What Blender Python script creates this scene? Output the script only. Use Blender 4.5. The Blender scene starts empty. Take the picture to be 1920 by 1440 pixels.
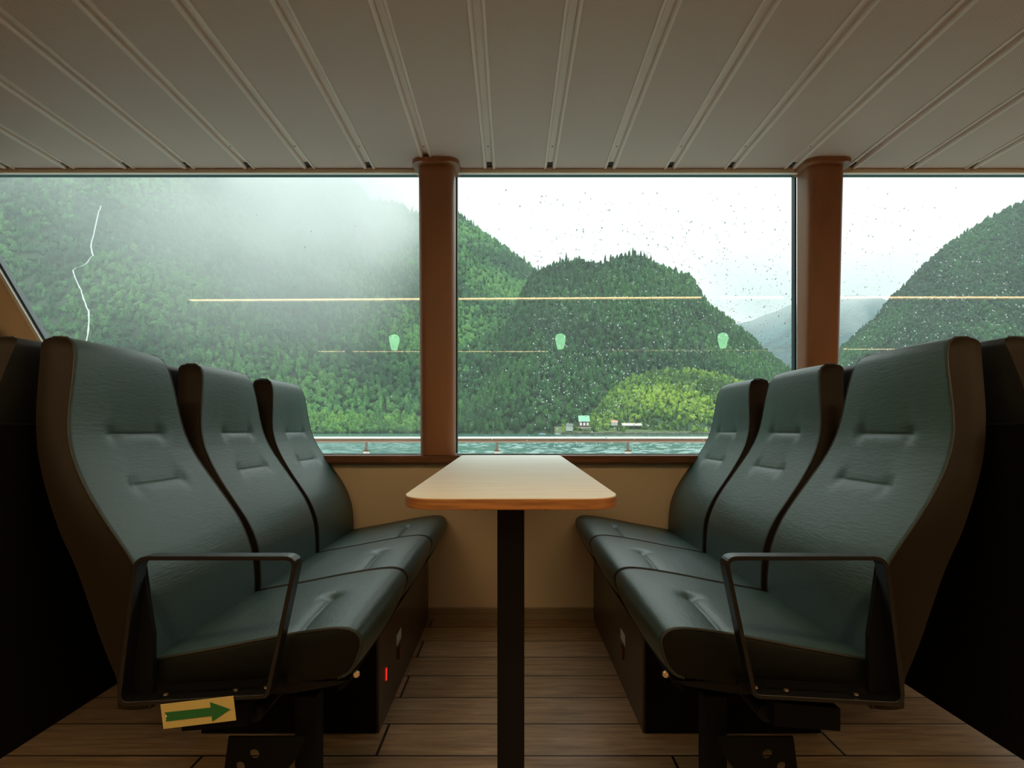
import bpy, math, random
import numpy as np
random.seed(7); RNG = np.random.default_rng(7)
SC = bpy.context.scene; COL = SC.collection
F = 1176.0; EYE = 0.847; HZ = 806.0; CX = 958.0

# ------------------------------------------------------------------ camera, world, exposure
cd = bpy.data.cameras.new('camera'); cam = bpy.data.objects.new('camera', cd); COL.objects.link(cam)
cd.sensor_width = 36.0; cd.lens = 36.0 * F / 1920.0
cd.shift_x = (960 - CX) / 1920.0; cd.shift_y = (HZ - 720) / 1920.0
cd.clip_start = 0.02; cd.clip_end = 20000
cam.location = (0, 0, EYE); cam.rotation_euler = (math.pi / 2, 0, 0)
SC.camera = cam
SC.view_settings.view_transform = 'Standard'; SC.view_settings.look = 'None'
SC.view_settings.exposure = 0.0; SC.view_settings.gamma = 1.0; SC.view_settings.use_curve_mapping = False
SC.cycles.use_denoising = True
SC.cycles.max_bounces = 10; SC.cycles.transparent_max_bounces = 24; SC.cycles.volume_bounces = 4
SC.cycles.transmission_bounces = 6
SC.cycles.caustics_reflective = False; SC.cycles.caustics_refractive = False
SC.cycles.sample_clamp_indirect = 6.0

w = bpy.data.worlds.new('overcast_sky'); SC.world = w; w.use_nodes = True
nt = w.node_tree; nt.nodes.clear()
def N(nt, typ, **kw):
    n = nt.nodes.new(typ)
    for k, v in kw.items():
        if k in n.inputs: n.inputs[k].default_value = v
        else: setattr(n, k, v)
    return n
def L(nt, a, b): nt.links.new(a, b)
wo = N(nt, 'ShaderNodeOutputWorld'); bg = N(nt, 'ShaderNodeBackground')
tc = N(nt, 'ShaderNodeTexCoord'); mp = N(nt, 'ShaderNodeMapping'); mp.inputs['Scale'].default_value = (1, 1, 3.0)
nz = N(nt, 'ShaderNodeTexNoise', Scale=2.6, Detail=5.0, Roughness=0.55)
cr = N(nt, 'ShaderNodeValToRGB'); cr.color_ramp.elements[0].position = 0.34; cr.color_ramp.elements[0].color = (1.05, 1.20, 1.19, 1)
cr.color_ramp.elements[1].position = 0.6; cr.color_ramp.elements[1].color = (1.34, 1.42, 1.41, 1)
L(nt, tc.outputs['Generated'], mp.inputs['Vector']); L(nt, mp.outputs['Vector'], nz.inputs['Vector']); L(nt, nz.outputs['Fac'], cr.inputs['Fac'])
sx = N(nt, 'ShaderNodeSeparateXYZ'); L(nt, tc.outputs['Generated'], sx.inputs[0])
mr = N(nt, 'ShaderNodeMapRange'); mr.inputs['From Min'].default_value = 0.3; mr.inputs['From Max'].default_value = 1.0
mr.inputs['To Min'].default_value = 1.0; mr.inputs['To Max'].default_value = 3.0
L(nt, sx.outputs['Z'], mr.inputs['Value']); L(nt, cr.outputs['Color'], bg.inputs['Color']); L(nt, mr.outputs['Result'], bg.inputs['Strength'])
L(nt, bg.outputs[0], wo.inputs['Surface'])

# ------------------------------------------------------------------ helpers
def mat(name, base, rough=0.5, metal=0.0, spec=0.5, noise=None, bump=None, emit=None, coat=0.0):
    """noise=(scale, amount, stretch) varies the colour; bump=(scale, strength, stretch, distance)"""
    m = bpy.data.materials.new(name); m.use_nodes = True; t = m.node_tree; b = t.nodes['Principled BSDF']
    b.inputs['Base Color'].default_value = (*base, 1); b.inputs['Roughness'].default_value = rough
    b.inputs['Metallic'].default_value = metal; b.inputs['Specular IOR Level'].default_value = spec
    if coat: b.inputs['Coat Weight'].default_value = coat; b.inputs['Coat Roughness'].default_value = 0.15
    if emit:
        b.inputs['Emission Color'].default_value = (*emit[0], 1); b.inputs['Emission Strength'].default_value = emit[1]
    if noise or bump: tcn = N(t, 'ShaderNodeTexCoord')
    if noise:
        mpn = N(t, 'ShaderNodeMapping'); mpn.inputs['Scale'].default_value = noise[2]
        n = N(t, 'ShaderNodeTexNoise', Scale=noise[0], Detail=5.0)
        r = N(t, 'ShaderNodeValToRGB'); a = noise[1]
        r.color_ramp.elements[0].position = 0.3; r.color_ramp.elements[1].position = 0.7
        r.color_ramp.elements[0].color = (*[c * (1 - a) for c in base], 1); r.color_ramp.elements[1].color = (*[min(1, c * (1 + a)) for c in base], 1)
        L(t, tcn.outputs['Object'], mpn.inputs[0]); L(t, mpn.outputs[0], n.inputs['Vector']); L(t, n.outputs['Fac'], r.inputs[0]); L(t, r.outputs[0], b.inputs['Base Color'])
    if bump:
        mpb = N(t, 'ShaderNodeMapping'); mpb.inputs['Scale'].default_value = bump[2]
        nb = N(t, 'ShaderNodeTexNoise', Scale=bump[0], Detail=4.0, Roughness=0.6)
        bp = N(t, 'ShaderNodeBump', Strength=bump[1], Distance=bump[3])
        L(t, tcn.outputs['Object'], mpb.inputs[0]); L(t, mpb.outputs[0], nb.inputs['Vector']); L(t, nb.outputs['Fac'], bp.inputs['Height']); L(t, bp.outputs[0], b.inputs['Normal'])
    return m

class MB:
    """collects verts and faces of one mesh"""
    def __init__(s): s.v = []; s.f = []
    def add(s, v, f):
        o = len(s.v); s.v += [tuple(map(float, p)) for p in v]; s.f += [tuple(i + o for i in q) for q in f]; return s
    def box(s, x0, x1, y0, y1, z0, z1):
        v = [(x, y, z) for z in (z0, z1) for y in (y0, y1) for x in (x0, x1)]
        return s.add(v, [(0, 2, 3, 1), (4, 5, 7, 6), (0, 1, 5, 4), (2, 6, 7, 3), (0, 4, 6, 2), (1, 3, 7, 5)])
    def prism(s, pts, a, b, axis='z'):
        """pts 2D outline; extruded from a to b along the axis (z: xy, y: xz, x: yz)"""
        def P(p, h): return (p[0], p[1], h) if axis == 'z' else ((p[0], h, p[1]) if axis == 'y' else (h, p[0], p[1]))
        n = len(pts); v = [P(p, a) for p in pts] + [P(p, b) for p in pts]
        f = [tuple(range(n))[::-1], tuple(range(n, 2 * n))] + [(i, (i + 1) % n, n + (i + 1) % n, n + i) for i in range(n)]
        return s.add(v, f)
    def tube(s, path, r, seg=10, closed=False):
        path = [np.array(p, float) for p in path]; n = len(path); v = []; f = []
        up = None
        for i, p in enumerate(path):
            a = path[(i - 1) % n] if (closed or i) else p; b = path[(i + 1) % n] if (closed or i < n - 1) else p
            t = b - a; t /= (np.linalg.norm(t) + 1e-12)
            if up is None: up = np.array([0, 0, 1.0]) if abs(t[2]) < .9 else np.array([1.0, 0, 0])
            sd = np.cross(t, up); sd /= np.linalg.norm(sd); up = np.cross(sd, t)
            rr = r[i] if hasattr(r, '__len__') else r
            for k in range(seg):
                q = 2 * math.pi * k / seg; v.append(p + rr * (math.cos(q) * sd + math.sin(q) * up))
        m = n if closed else n - 1
        for i in range(m):
            for k in range(seg):
                a = i * seg; b = ((i + 1) % n) * seg
                f.append((a + k, a + (k + 1) % seg, b + (k + 1) % seg, b + k))
        if not closed: f.append(tuple(range(seg))); f.append(tuple(range((n - 1) * seg, n * seg))[::-1])
        return s.add(v, f)
    def lathe(s, prof, seg=20, c=(0, 0, 0)):
        v = []; f = []
        for r, z in prof:
            for k in range(seg): q = 2 * math.pi * k / seg; v.append((c[0] + r * math.cos(q), c[1] + r * math.sin(q), c[2] + z))
        for i in range(len(prof) - 1):
            for k in range(seg): f.append((i * seg + k, i * seg + (k + 1) % seg, (i + 1) * seg + (k + 1) % seg, (i + 1) * seg + k))
        f.append(tuple(range(seg))[::-1]); f.append(tuple(range((len(prof) - 1) * seg, len(prof) * seg)))
        return s.add(v, f)
    def grid(s, P, flip=False):
        """P[i][j] points"""
        n, m = len(P), len(P[0]); v = [p for row in P for p in row]
        f = [(i * m + j, i * m + j + 1, (i + 1) * m + j + 1, (i + 1) * m + j) for i in range(n - 1) for j in range(m - 1)]
        if flip: f = [q[::-1] for q in f]
        return s.add(v, f)
    def build(s, name, material, parent=None, smooth=False, bevel=0, sx=1, off=(0, 0, 0)):
        me = bpy.data.meshes.new(name)
        v = [((p[0] - off[0]) * sx, p[1] - off[1], p[2] - off[2]) for p in s.v]
        me.from_pydata(v, [], s.f if sx > 0 else [q[::-1] for q in s.f]); me.update()
        me.materials.append(material)
        import bmesh
        bm = bmesh.new(); bm.from_mesh(me); bmesh.ops.recalc_face_normals(bm, faces=bm.faces); bm.to_mesh(me); bm.free()
        o = bpy.data.objects.new(name, me); COL.objects.link(o)
        if parent: o.parent = parent
        if smooth:
            for p in me.polygons: p.use_smooth = True
        if bevel:
            b = o.modifiers.new('bevel', 'BEVEL'); b.width = bevel; b.segments = 3; b.limit_method = 'ANGLE'; b.angle_limit = math.radians(40)
            b.harden_normals = False
        return o
def empty(name, loc=(0, 0, 0)):
    o = bpy.data.objects.new(name, None); o.empty_display_size = .1; o.location = loc; COL.objects.link(o); return o
def tag(o, label=None, cat=None, group=None, kind=None):
    if label: o['label'] = label
    if cat: o['category'] = cat
    if group: o['group'] = group
    if kind: o['kind'] = kind
    return o
def struct(o, label=None, cat=None): return tag(o, label, cat, None, 'structure')
def copy_tree(o, kids, parent=None):
    c = o.copy(); COL.objects.link(c); c.parent = parent
    for ch in kids.get(o, []): copy_tree(ch, kids, c)
    return c
def smoothstep(a, b, x):
    t = np.clip((x - a) / (b - a), 0, 1); return t * t * (3 - 2 * t)

# ------------------------------------------------------------------ materials
LEATHER = (0.027, 0.058, 0.052)
M_lea = mat('teal_leather', LEATHER, 0.42, spec=0.5, noise=(3, .10, (1, 1, 1)), bump=(105, .38, (1, .28, 1.7), .0020))
M_side = mat('side_leather', (0.0125, 0.0085, 0.0045), 0.5, spec=.15, bump=(120, .25, (1, 1, 1), .001))
M_cside = mat('cushion_side_leather', (0.005, 0.0055, 0.0038), 0.5, spec=.12, bump=(120, .25, (1, 1, 1), .001))
M_shell = mat('black_leather', (0.018, 0.020, 0.021), 0.5, spec=.4, bump=(120, .25, (1, 1, 1), .001))
M_pipe = mat('dark_piping', (0.012, 0.014, 0.013), 0.5)
M_blk = mat('black_metal', (0.005, 0.005, 0.006), 0.42, spec=.14)
M_arm = mat('armrest_black_metal', (0.006, 0.006, 0.007), 0.33, spec=.35)
M_void = mat('black_panel', (0.004, 0.004, 0.004), 0.7, spec=.1)
M_box = mat('dark_brown_laminate', (0.045, 0.026, 0.018), 0.32, spec=.5)
M_steel = mat('screw_steel', (0.7, 0.6, 0.5), 0.3, metal=1.0)
M_lam = mat('table_laminate', (0.86, 0.83, 0.74), 0.42, spec=.6, noise=(6, .05, (1, 8, 1)), bump=(300, .05, (1, 1, 1), .0004))
M_wood = mat('beech_edge', (0.30, 0.125, 0.04), 0.42, noise=(14, .35, (1, 1, 14)), bump=(40, .1, (1, 1, 14), .0005))
M_sill = mat('sill_wood', (0.15, 0.055, 0.020), 0.35, noise=(10, .3, (1, 6, 12)))
M_wall = mat('beige_wall', (0.74, 0.59, 0.43), 0.6, spec=.25)
M_skirt = mat('skirting_vinyl', (0.30, 0.22, 0.14), 0.35)
M_trim = mat('ceiling_trim', (0.86, 0.80, 0.70), 0.45)
M_gask = mat('black_gasket', (0.008, 0.02, 0.024), 0.4)
M_white = mat('white_paint', (0.82, 0.82, 0.8), 0.4)
M_pill = mat('pillar_laminate', (0.27, 0.105, 0.042), 0.42, spec=.5, noise=(2.5, .12, (6, 6, .5)))

def floor_mat():
    m = bpy.data.materials.new('floor_planks'); m.use_nodes = True; t = m.node_tree; b = t.nodes['Principled BSDF']
    tcn = N(t, 'ShaderNodeTexCoord'); mpn = N(t, 'ShaderNodeMapping'); mpn.inputs['Location'].default_value = (.35, -0.037, 0)
    br = N(t, 'ShaderNodeTexBrick'); br.offset = .37; br.inputs['Scale'].default_value = 1.0
    br.inputs['Brick Width'].default_value = 1.22; br.inputs['Row Height'].default_value = 0.177
    br.inputs['Mortar Size'].default_value = 0.0042; br.inputs['Mortar Smooth'].default_value = .3; br.inputs['Bias'].default_value = 0
    br.inputs['Color1'].default_value = (0.43, 0.29, 0.17, 1); br.inputs['Color2'].default_value = (0.58, 0.42, 0.27, 1); br.inputs['Mortar'].default_value = (0.014, 0.008, 0.005, 1)
    L(t, tcn.outputs['Object'], mpn.inputs[0]); L(t, mpn.outputs[0], br.inputs['Vector'])
    g = N(t, 'ShaderNodeMapping'); g.inputs['Scale'].default_value = (1.6, 16, 1); n = N(t, 'ShaderNodeTexNoise', Scale=3.0, Detail=8.0, Roughness=.65, Distortion=.6)
    L(t, tcn.outputs['Object'], g.inputs[0]); L(t, g.outputs[0], n.inputs['Vector'])
    r = N(t, 'ShaderNodeValToRGB'); r.color_ramp.elements[0].position = .36; r.color_ramp.elements[1].position = .66
    r.color_ramp.elements[0].color = (.60, .56, .53, 1); r.color_ramp.elements[1].color = (1.12, 1.10, 1.08, 1); L(t, n.outputs['Fac'], r.inputs[0])
    mx = N(t, 'ShaderNodeMix'); mx.data_type = 'RGBA'; mx.blend_type = 'MULTIPLY'; mx.inputs[0].default_value = 1
    L(t, br.outputs['Color'], mx.inputs[6]); L(t, r.outputs[0], mx.inputs[7]); L(t, mx.outputs[2], b.inputs['Base Color'])
    b.inputs['Roughness'].default_value = .45; b.inputs['Specular IOR Level'].default_value = .8
    bp = N(t, 'ShaderNodeBump', Strength=.25, Distance=.002); L(t, br.outputs['Fac'], bp.inputs['Height']); bp.invert = True; L(t, bp.outputs[0], b.inputs['Normal'])
    return m
M_floor = floor_mat()
def ceiling_mat():
    m = bpy.data.materials.new('perforated_panel'); m.use_nodes = True; t = m.node_tree; b = t.nodes['Principled BSDF']
    tcn = N(t, 'ShaderNodeTexCoord'); mpn = N(t, 'ShaderNodeMapping'); mpn.inputs['Scale'].default_value = (1, 1, 0); mpn.inputs['Rotation'].default_value = (0, 0, math.radians(45))
    v = N(t, 'ShaderNodeTexVoronoi', Scale=210.0, Randomness=0.0); r = N(t, 'ShaderNodeValToRGB')
    r.color_ramp.elements[0].position = .22; r.color_ramp.elements[1].position = .36
    r.color_ramp.elements[0].color = (.27, .215, .18, 1); r.color_ramp.elements[1].color = (.54, .43, .37, 1)
    L(t, tcn.outputs['Object'], mpn.inputs[0]); L(t, mpn.outputs[0], v.inputs['Vector']); L(t, v.outputs['Distance'], r.inputs[0]); L(t, r.outputs[0], b.inputs['Base Color'])
    b.inputs['Roughness'].default_value = .55; b.inputs['Specular IOR Level'].default_value = .3
    return m
M_ceil = ceiling_mat(); M_lip = mat('panel_joint', (0.62, 0.50, 0.43), .4)

def glass_mat(name, film):
    m = bpy.data.materials.new(name); m.use_nodes = True; t = m.node_tree; t.nodes.clear()
    o = N(t, 'ShaderNodeOutputMaterial'); tr = N(t, 'ShaderNodeBsdfTransparent'); tr.inputs[0].default_value = (.91, .97, .945, 1)
    gl = N(t, 'ShaderNodeBsdfGlossy'); gl.inputs['Roughness'].default_value = 0.0; gl.inputs[0].default_value = (1, 1, 1, 1)
    ge = N(t, 'ShaderNodeNewGeometry'); dt = N(t, 'ShaderNodeVectorMath', operation='DOT_PRODUCT'); L(t, ge.outputs['Incoming'], dt.inputs[0]); L(t, ge.outputs['Normal'], dt.inputs[1])
    ab = N(t, 'ShaderNodeMath', operation='ABSOLUTE'); L(t, dt.outputs['Value'], ab.inputs[0]); om = N(t, 'ShaderNodeMath', operation='SUBTRACT'); om.inputs[0].default_value = 1.0; L(t, ab.outputs[0], om.inputs[1])
    pw = N(t, 'ShaderNodeMath', operation='POWER'); pw.inputs[1].default_value = 5.0; L(t, om.outputs[0], pw.inputs[0])
    fr = N(t, 'ShaderNodeMath', operation='MULTIPLY_ADD'); fr.inputs[1].default_value = .9; fr.inputs[2].default_value = .042; L(t, pw.outputs[0], fr.inputs[0]); mu = N(t, 'ShaderNodeMath', operation='MINIMUM'); mu.inputs[1].default_value = 1.0
    m1 = N(t, 'ShaderNodeMixShader'); L(t, fr.outputs[0], mu.inputs[0]); L(t, mu.outputs[0], m1.inputs[0]); L(t, tr.outputs[0], m1.inputs[1]); L(t, gl.outputs[0], m1.inputs[2])
    # thin dusty film on the pane, added as a washed-out haze veil
    tl = N(t, 'ShaderNodeBsdfTranslucent'); tl.inputs[0].default_value = (.9, 1, .97, 1)
    tcn = N(t, 'ShaderNodeTexCoord'); n = N(t, 'ShaderNodeTexNoise', Scale=1.6, Detail=6.0, Roughness=.6); mrn = N(t, 'ShaderNodeMapRange')
    mrn.inputs['From Min'].default_value = .3; mrn.inputs['From Max'].default_value = .75; mrn.inputs['To Min'].default_value = film * .5; mrn.inputs['To Max'].default_value = film * 1.7
    L(t, tcn.outputs['Object'], n.inputs['Vector']); L(t, n.outputs['Fac'], mrn.inputs['Value'])
    m2 = N(t, 'ShaderNodeMixShader'); L(t, mrn.outputs[0], m2.inputs[0]); L(t, m1.outputs[0], m2.inputs[1]); L(t, tl.outputs[0], m2.inputs[2])
    L(t, m2.outputs[0], o.inputs['Surface']); return m

# ------------------------------------------------------------------ room
XL, XR, YB, YW, ZC = -5.6, 8.2, -6.2, 2.81, 2.011
struct(MB().box(XL, XR, YB, YW + .1, -.06, 0).build('floor', M_floor))
# ceiling: long panels with a lipped joint between them
prof = []
k0 = -22; k1 = 31
cm = MB(); jm = MB()
for k in range(k0, k1):
    a = .172 + .267 * k
    b = a + .267
    cm.add([(a + .026, YB, ZC), (b - .026, YB, ZC), (b - .026, 2.80, ZC), (a + .026, 2.80, ZC)], [(0, 1, 2, 3)])
    pr = [(-.026, 0), (-.0245, -.004), (-.017, -.004), (-.0125, .001), (-.0115, .012), (.0115, .012), (.0125, .001), (.017, -.004), (.0245, -.004), (.026, 0)]
    jm.grid([[(a + x, YB, ZC + z) for x, z in pr], [(a + x, 2.80, ZC + z) for x, z in pr]])
ceil = struct(cm.build('ceiling', M_ceil))
jo = jm.build('panel_joint', M_lip, ceil); 
hs = MB(); sc_ = MB()
for k in range(k0, k1):
    a = .172 + .267 * k
    hs.box(a - .0115, a + .0115, 2.755, 2.80, ZC + .0085, ZC + .0115)
    sc_.lathe([(.003, -.0015), (.0035, 0)], 8, (a, 2.60, ZC + .0115))
hs.build('joint_end', M_gask, ceil); sc_.build('joint_screw', M_gask, ceil)
MB().box(XL, XR, YB, YW + .055, ZC + .02, ZC + .08).build('deckhead', M_void, ceil)

# outboard wall with its slanted left end of the window
struct(MB().box(XL, XR, YW, YW + .12, -.06, .703).build('wall_outboard', M_wall))
LEAN = 0.0
def yg(z, o=0.0): return 2.86 + o - LEAN * (z - .74)
def xd(z): return -1.81 - (z - .74) * .592         # slanted edge of the first window
wl = MB(); pts = [(xd(.70) - .02, .70), (XL, .70), (XL, 2.03), (xd(2.03) - .02, 2.03)]
wl.add([(x, yg(z, -.02), z) for x, z in pts] + [(x, yg(z, .004), z) for x, z in pts], [(0, 1, 2, 3), (7, 6, 5, 4), (0, 3, 7, 4), (0, 4, 5, 1), (1, 5, 6, 2), (2, 6, 7, 3)])
struct(wl.build('wall_left_front', M_wall))
struct(MB().box(XL - .1, XL, YB, YW + .1, 0, ZC + .02).build('wall_left', M_wall))
struct(MB().box(XR, XR + .1, YB, YW + .1, 0, ZC + .02).build('wall_right', M_wall))
struct(MB().box(XL, XR, YB - .1, YB, 0, ZC + .02).build('wall_back', M_wall))
bb = MB().prism([(YW, 0), (YW, .050), (YW - .008, .050), (YW - .009, .030), (YW - .014, .027), (YW - .016, .004), (YW - .016, 0)], XL, XR, 'x')
struct(bb.build('baseboard_outboard', M_skirt))
struct(MB().box(XL, XR, YW - .010, YW + .001, .050, .0535).build('trim_2', mat('skirting_top_line', (.5, .4, .28), .4)))
struct(MB().prism([(2.80, ZC + .012), (2.80, 1.998), (2.794, 1.9965), (2.794, 1.9925), (2.80, 1.991), (2.812, 1.991), (2.83, 2.008), (2.83, ZC + .012)], XL, XR, 'x').build('trim_1', M_trim))

# window panes, split at the pillars; black gasket round each
def window(n, x0b, x0t, x1, film):
    fr = MB(); zb, zt = .736, 2.012
    e = struct(MB().add([(x0b, yg(zb), zb), (x1, yg(zb), zb), (x1, yg(zt), zt), (x0t, yg(zt), zt)], [(0, 1, 2, 3)]).build('window_%d' % n, glass_mat('window_glass_%d' % n, film)))
    g = MB(); t = .004
    def bar(a, b):
        (xa, za), (xb, zb_) = a, b; d = np.array([xb - xa, zb_ - za]); d /= np.linalg.norm(d); q = np.array([-d[1], d[0]]) * t
        P = [(xa + s * q[0], za + s * q[1]) for s in (-1, 1)] + [(xb + s * q[0], zb_ + s * q[1]) for s in (1, -1)]
        g.add([(x, yg(z, o), z) for o in (-.014, .02) for x, z in P], [(0, 1, 2, 3), (7, 6, 5, 4), (0, 4, 5, 1), (1, 5, 6, 2), (2, 6, 7, 3), (3, 7, 4, 0)])
    bar((x0b, .7345), (x1, .7345)); bar((x0t, 2.010), (x1, 2.010)); bar((x0b, .74), (x0t, 2.012)); bar((x1, .74), (x1, 2.012))
    g.build('window_gasket', M_gask, e)
    return e
W1 = window(1, xd(.74), xd(2.012), -.272, .03)
W2 = window(2, -.247, -.247, 1.292, .02)
W3 = window(3, 1.47, 1.47, XR, .02)
# white outer frame strip along the slanted window edge
fs = MB(); zz = (.70, 2.0)
fs.add([(xd(z) - dx, yg(z, o), z) for o in (-.03, .0) for z in zz for dx in (.024, .008)], [(0, 1, 3, 2), (4, 6, 7, 5), (0, 4, 5, 1), (2, 3, 7, 6), (0, 2, 6, 4), (1, 5, 7, 3)])
struct(fs.build('trim_3', M_white))

# wooden sill in two lengths either side of the table
def sill(name, x0, x1, lab):
    pr = [(2.764, .6990), (2.760, .703), (2.760, .7310), (2.7645, .7353), (2.868, .7353), (2.868, .6990)]
    return tag(MB().prism(pr, x0, x1, 'x').build(name, M_sill, bevel=.0015), lab, 'window sill')
sill('window_sill', XL, -.2195, 'long dark wooden window sill left of the table, with the left pillar standing on it')
sill('window_sill', .2195, XR, 'long dark wooden window sill right of the table, ending behind the right seats')

# pillars
def pillar(x0, x1, lab, lean=True):
    e = empty('pillar', ((x0 + x1) / 2, 2.76, .7353)); hw = (x1 - x0) / 2; ox, oy, oz = e.location
    def ring(z, y0, y1, r, h=hw, n=7):
        out = []
        for cx_, cy_, a0 in ((h - r, y0 + r, -90), (h - r, y1 - .012, 0), (-h + r, y1 - .012, 90), (-h + r, y0 + r, 180)):
            rr = r if cy_ < (y0 + y1) / 2 else .012
            cxx = cx_ if rr == r else math.copysign(h - .012, cx_)
            for k in range(n): a = math.radians(a0 + 90 * k / (n - 1)); out.append((cxx + rr * math.cos(a) , cy_ + rr * math.sin(a), z))
        return out
    zs = np.linspace(.7353, 1.998, 5); m = MB(); R = []
    for z in zs: R.append([(p[0], p[1] - oy, z - oz) for p in ring(z, yg(z, -.104) - .045 * (z - .74), yg(z, -.02), .035)])
    n = len(R[0]); v = [p for r_ in R for p in r_]
    f = [(i * n + k, i * n + (k + 1) % n, (i + 1) * n + (k + 1) % n, (i + 1) * n + k) for i in range(len(R) - 1) for k in range(n)] + [tuple(range(n))[::-1], tuple(range((len(R) - 1) * n, len(R) * n))]
    m.add(v, f); o = m.build('shaft', M_pill, e, smooth=True)
    md = o.modifiers.new('es', 'EDGE_SPLIT'); md.split_angle = math.radians(50)
    c = MB(); v = []
    for z, g in ((1.990, .0), (1.9935, .018), (2.012, .019)):
        v += [(p[0], p[1] - oy, z - oz) for p in ring(z, yg(2.0, -.190), yg(2.0, -.02), .05, hw + .006 + g)]
    n2 = n; f = [(i * n2 + k, i * n2 + (k + 1) % n2, (i + 1) * n2 + (k + 1) % n2, (i + 1) * n2 + k) for i in range(2) for k in range(n2)] + [tuple(range(n2))[::-1], tuple(range(2 * n2, 3 * n2))]
    c.add(v, f); c.build('ceiling_collar', M_pill, e, smooth=False)
    tag(e, lab, 'pillar', 'laminate pillars between the windows'); return e
pillar(-.402, -.248, 'reddish brown rounded pillar just left of the table, dividing left and middle windows')
pillar(1.291, 1.445, 'reddish brown rounded pillar on the right, behind the right row of seats')
# slanted post at far left
sp = MB(); R = []
for z in np.linspace(.7385, 2.0, 4):
    xc = xd(z) - .225; yc = yg(z, -.085)
    R.append([(xc + .075 * math.cos(a), yc + .06 * math.sin(a), z) for a in np.linspace(0, 2 * math.pi, 25)[:-1]])
v = [p for r_ in R for p in r_]; n = 24
sp.add(v, [(i * n + k, i * n + (k + 1) % n, (i + 1) * n + (k + 1) % n, (i + 1) * n + k) for i in range(3) for k in range(n)] + [tuple(range(n))[::-1], tuple(range(3 * n, 4 * n))])
tag(sp.build('slanted_post', M_pill, smooth=True), 'slanted rounded orange brown post at the far left end of the windows', 'post')

# ------------------------------------------------------------------ table
tb = empty('table', (0, 1.28, 0)); tag(tb, 'narrow tapered table with pale top and wooden edge on one black leg', 'table')
def bez(p0, p1, p2, n=10): return [tuple((1 - t) ** 2 * np.array(p0) + 2 * t * (1 - t) * np.array(p1) + t * t * np.array(p2)) for t in np.linspace(0, 1, n)]
right = bez((.120, 1.042), (.182, 1.042), (.1885, 1.125), 12) + [(.2185, 2.66), (.2185, 2.845)]
outl = right + [(-x, y) for x, y in right[::-1]]
def inset(o, d):
    o = np.array(o); c = np.roll(o, -1, 0) - np.roll(o, 1, 0); nn = np.stack([-c[:, 1], c[:, 0]], 1); nn /= np.linalg.norm(nn, axis=1)[:, None]; return [tuple(p) for p in o + nn * d]
T0 = (0, 1.28, 0)
edge = MB().prism(outl, .7137, .7318); edge.build('edge_band', M_wood, tb, off=T0, bevel=.0018)
MB().prism(inset(outl, .0012), .7317, .7330).build('tabletop', M_lam, tb, off=T0)
pl = MB().box(-.0745, .0745, 1.090, 1.62, .7095, .7135).build('mounting_plate', M_blk, tb, off=T0)
for x in (-.062, .062):
    for y in (1.105, 1.60): MB().lathe([(.004, -.0035), (.006, -.001), (.006, 0)], 10, (x, y, .7094)).build('screw', M_blk, pl, off=(0, 1.28, 0))
lg = MB().box(-.0272, .0268, 1.25, 1.33, .012, .7093).build('leg', M_blk, tb, off=T0, bevel=.003)
MB().box(-.11, .11, 1.14, 1.44, 0, .0118).build('foot_plate', M_blk, tb, off=T0, bevel=.003)

# ------------------------------------------------------------------ seats
zk = np.array([.36, .40, .44, .48, .52, .56, .60, .64, .68, .72, .76, .80, .84, .88, .92, .96, 1.0, 1.045])
xf = np.array([-.700, -.698, -.698, -.700, -.705, -.718, -.737, -.763, -.791, -.818, -.843, -.863, -.876, -.882, -.885, -.888, -.893, -.905])
xb = np.array([-.765, -.781, -.795, -.811, -.825, -.838, -.852, -.870, -.885, -.901, -.917, -.931, -.941, -.949, -.955, -.960, -.966, -.974])
wk = np.array([.243, .245, .247, .244, .243, .244, .247, .249, .248, .244, .237, .229, .220, .210, .199, .188, .176, .162])
ZT = 1.040
def levels():
    z = np.concatenate([np.linspace(.305, 1.0, 240), 1.0 + .04 * np.sin(np.linspace(0, math.pi / 2, 14)[1:])])
    def sm(a):
        g = np.interp(z, zk, a); d = np.linspace(.25, 1.1, 851); q = np.interp(d, zk, a); ker = np.exp(-np.linspace(-2, 2, 61) ** 2); ker /= ker.sum()
        return np.interp(z, d, np.convolve(np.pad(q, 30, 'edge'), ker, 'valid'))
    return z, sm(xf), sm(xb), sm(wk)
def back_shape():
    z, a, b, wd = levels()
    r = .026; t = np.clip((z - (ZT - r)) / r, 0, 1); a = a - r * (1 - np.sqrt(np.clip(1 - t * t, 0, 1)))
    r = .018; t = np.clip((z - (ZT - r)) / r, 0, 1); b = b + r * (1 - np.sqrt(np.clip(1 - t * t, 0, 1)))
    r = .03; t = np.clip((z - (ZT - r)) / r, 0, 1); wd = wd - .010 * (1 - np.sqrt(np.clip(1 - t * t, 0, 1)))
    return z, a, b, wd
def face_dent(y, z):
    d = 0.0
    for z0, hw in ((.837, .097), (.725, .098)):
        ends = 1 / (1 + math.exp((abs(y) - hw) / .009)); dz = z - z0
        d += ends * (.0022 * math.exp(-(dz / .0028) ** 2) + .0075 * math.exp(-abs(dz) / (.036 if dz > 0 else .008)))
        for s in (-1, 1): d += .006 * math.exp(-((y - s * hw) ** 2 + dz ** 2) / (2 * .014 ** 2))
    return d
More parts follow.
